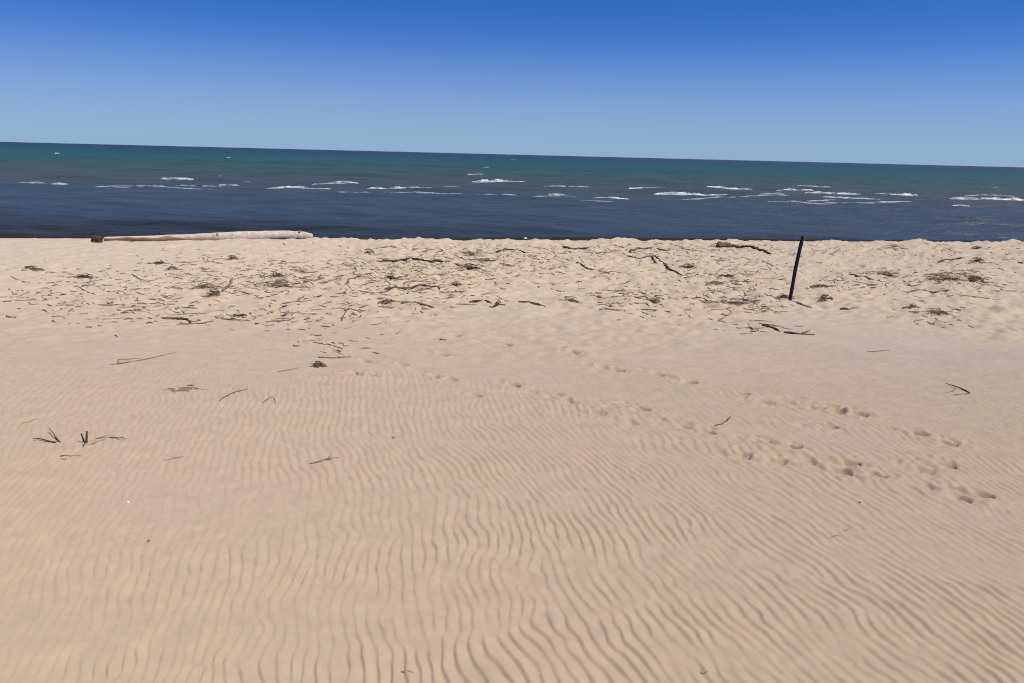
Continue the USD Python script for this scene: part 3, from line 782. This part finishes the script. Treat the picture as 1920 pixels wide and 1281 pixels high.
pebble(240, 941, 0.008, 'shell', 'shell', 'tiny white shell on the rippled sand at left', 'shell')
pebble(737, 820, 0.009, 'dark_wood', 'pebble', 'single small dark pebble on bare ripples left of the footprints', 'pebble')
pebble(1612, 943, 0.007, 'dark_wood', 'pebble', 'tiny dark pebble in the ripples below the right footprints', 'pebble')
pebble(985, 446, 0.05, 'shell', 'pale_stone', 'pale rounded lump on the crest of the beach at centre', 'stone')
pebble(279, 1016, 0.008, 'brown_wood', 'pebble', 'small brown pebble on the smooth patch at lower left', 'pebble')

# ------------------------------------------------------------------ the black stake
sb = ground(1480, 564)
d = ray(1505, 443)
k = sb[1] / d[1]
top = EYE + d * k
ts = np.linspace(0, 1, 14)
foot = sb - (top - sb) * 0.35
SP = np.array([foot + (top - foot) * s for s in ts])
SP[:, 0] += 0.006 * np.sin(ts * 7)
rad = np.full(14, 0.026); rad[-1] = 0.020; rad[0] = 0.02
me = tube(SP, rad, 10, 3, 0.03)
tag(obj('stake', me, MAT['black_steel'], origin=sb), 'thin black stake stuck in the sand and leaning to the right', 'stake')

# ------------------------------------------------------------------ the driftwood log
lp = [(195, 452), (260, 452.5), (330, 451.5), (400, 450), (480, 448.5), (545, 447.5), (584, 447)]
LP = np.array([ground(u, v) for u, v in lp])
n = 44
Q = spline(LP, n)
s = np.linspace(0, 1, n)
dist = np.linalg.norm(Q - EYE, axis=1)
dpx = np.interp(s, [0, 0.15, 0.35, 0.6, 0.85, 0.95, 1.0], [8, 10, 13, 16.5, 18, 16, 10])
R = dpx * dist / FPX / 2
Q[:, 1] += R
Q[:, 2] = np.convolve(np.pad(gz(Q[:, 0], Q[:, 1]), 4, 'edge'), np.ones(9) / 9, 'valid') + R * 0.68
lr = np.random.default_rng(8)
Q[:, 2] += 0.006 * np.convolve(lr.standard_normal(n + 4), np.ones(5) / 5, 'valid')


def log_mesh(Q, R, sides, th0, th1, grow, seed, close):
    nz = lattice(seed, 64, 64)
    V = []
    th = np.linspace(th0, th1, sides, endpoint=not close)
    for i in range(len(Q)):
        T = Q[min(i + 1, len(Q) - 1)] - Q[max(i - 1, 0)]
        T /= np.linalg.norm(T)
        sd = np.cross(T, [0, 0, 1.0]); sd /= np.linalg.norm(sd)        # towards the camera side for T to the right
        up = np.cross(sd, T)
        for a in (th if close else th0 + (th - th0) * (0.95 + 0.25 * nz(i * 0.7, 40.0)) * min(1.0, (len(Q) - i) / 5.0)):
            q = R[i] * (1 + grow + 0.035 * nz(i * 0.30, a * 10 / (2 * np.pi)) + 0.02 * nz(i * 0.10, a * 4 / 6.283 + 20))
            V.append(Q[i] + q * (math.cos(a) * sd + math.sin(a) * up))
    V = np.array(V)
    F = []
    m_ = sides
    for i in range(len(Q) - 1):
        for j in range(m_ if close else m_ - 1):
            a, b = i * m_ + j, i * m_ + (j + 1) % m_
            F += [(a, b, b + m_), (a, b + m_, a + m_)]
    if close:
        V = np.vstack([V, Q[0], Q[-1] + (Q[-1] - Q[-2]) * 0.3])
        for j in range(m_):
            F += [(len(V) - 2, (j + 1) % m_, j), (len(V) - 1, (len(Q) - 1) * m_ + j, (len(Q) - 1) * m_ + (j + 1) % m_)]
    me = trimesh.Trimesh(V, np.array(F), process=False)
    me.fix_normals()
    return me


lb = np.array([Q[n // 2, 0], Q[n // 2, 1], float(gz(Q[n // 2, 0], Q[n // 2, 1])[0])])
t = thing('driftwood_log', lb)
tag(stage.GetPrimAtPath(t), 'long bleached driftwood log lying along the top of the beach at the water', 'log')


def put(pn, me, mat, lab=None):
    me.apply_translation(-lb)
    o = obj(pn, me, MAT[mat], t, smooth=50)
    if lab:
        tag(o, lab)


put('trunk', log_mesh(Q, R, 22, 0, 2 * np.pi, 0, 41, True), 'pale_wood')
i0, i1 = 0, 16
bq = log_mesh(Q[i0:i1], R[i0:i1], 12, -1.0, 0.75, 0.06, 43, False)
put('bark', bq, 'bark', 'brown strip of bark still on the left third of the log')
for (f, a, L) in ((0.46, 0.6, 0.07), (0.52, 0.3, 0.05), (0.93, 0.9, 0.08)):
    i = int(f * n)
    bs = Q[i] + R[i] * 0.8 * np.array([0, -math.cos(a), math.sin(a)])
    tp = bs + L * np.array([0.4, -math.cos(a), math.sin(a)])
    put('branch_stub', tube([bs, (bs + tp) / 2, tp], [0.03, 0.024, 0.015], 8, i), 'grey_wood')
# the dark block at its left end
c = ground(178, 455)
px = np.linalg.norm(c - EYE) / FPX
bl = trimesh.creation.box((16 * px, 0.16, 9.5 * px))
for _ in range(3):
    bl = bl.subdivide()
bl.vertices = bl.vertices * (1 - 0.10 * (np.linalg.norm(bl.vertices / (np.array(bl.extents) / 2), axis=1) > 1.35))[:, None] + 0.07 * (meshkit.fbm(bl.vertices * 11 + 5, 3, 9) - 0.5)[:, None]
bl.apply_transform(trimesh.transformations.rotation_matrix(0.12, [0, 1, 0]))
bl.apply_translation([c[0], c[1] + 0.12, gz(c[0], c[1])[0] + 5 * px])
tag(obj('wood_block', bl, MAT['dark_wood'], origin=c), 'dark chunk of broken wood at the left end of the bleached log', 'wood')


# copies that came out with one label: say which of them stands where
seen = {}
for p in world.GetPrim().GetChildren():
    lab = p.GetCustomDataByKey('label')
    if lab and p.GetCustomDataByKey('group'):
        seen.setdefault(lab, []).append(p)
for lab, ps in seen.items():
    if len(ps) in (2, 3):
        box = UsdGeom.BBoxCache(Usd.TimeCode.Default(), ['default'])
        ps.sort(key=lambda p: (lambda c: c[0] / c[1])(box.ComputeWorldBound(p).ComputeCentroid()))
        for p, w in zip(ps, ('left-hand', 'right-hand') if len(ps) == 2 else ('left-hand', 'middle', 'right-hand')):
            p.SetCustomDataByKey('label', w + ' ' + lab)
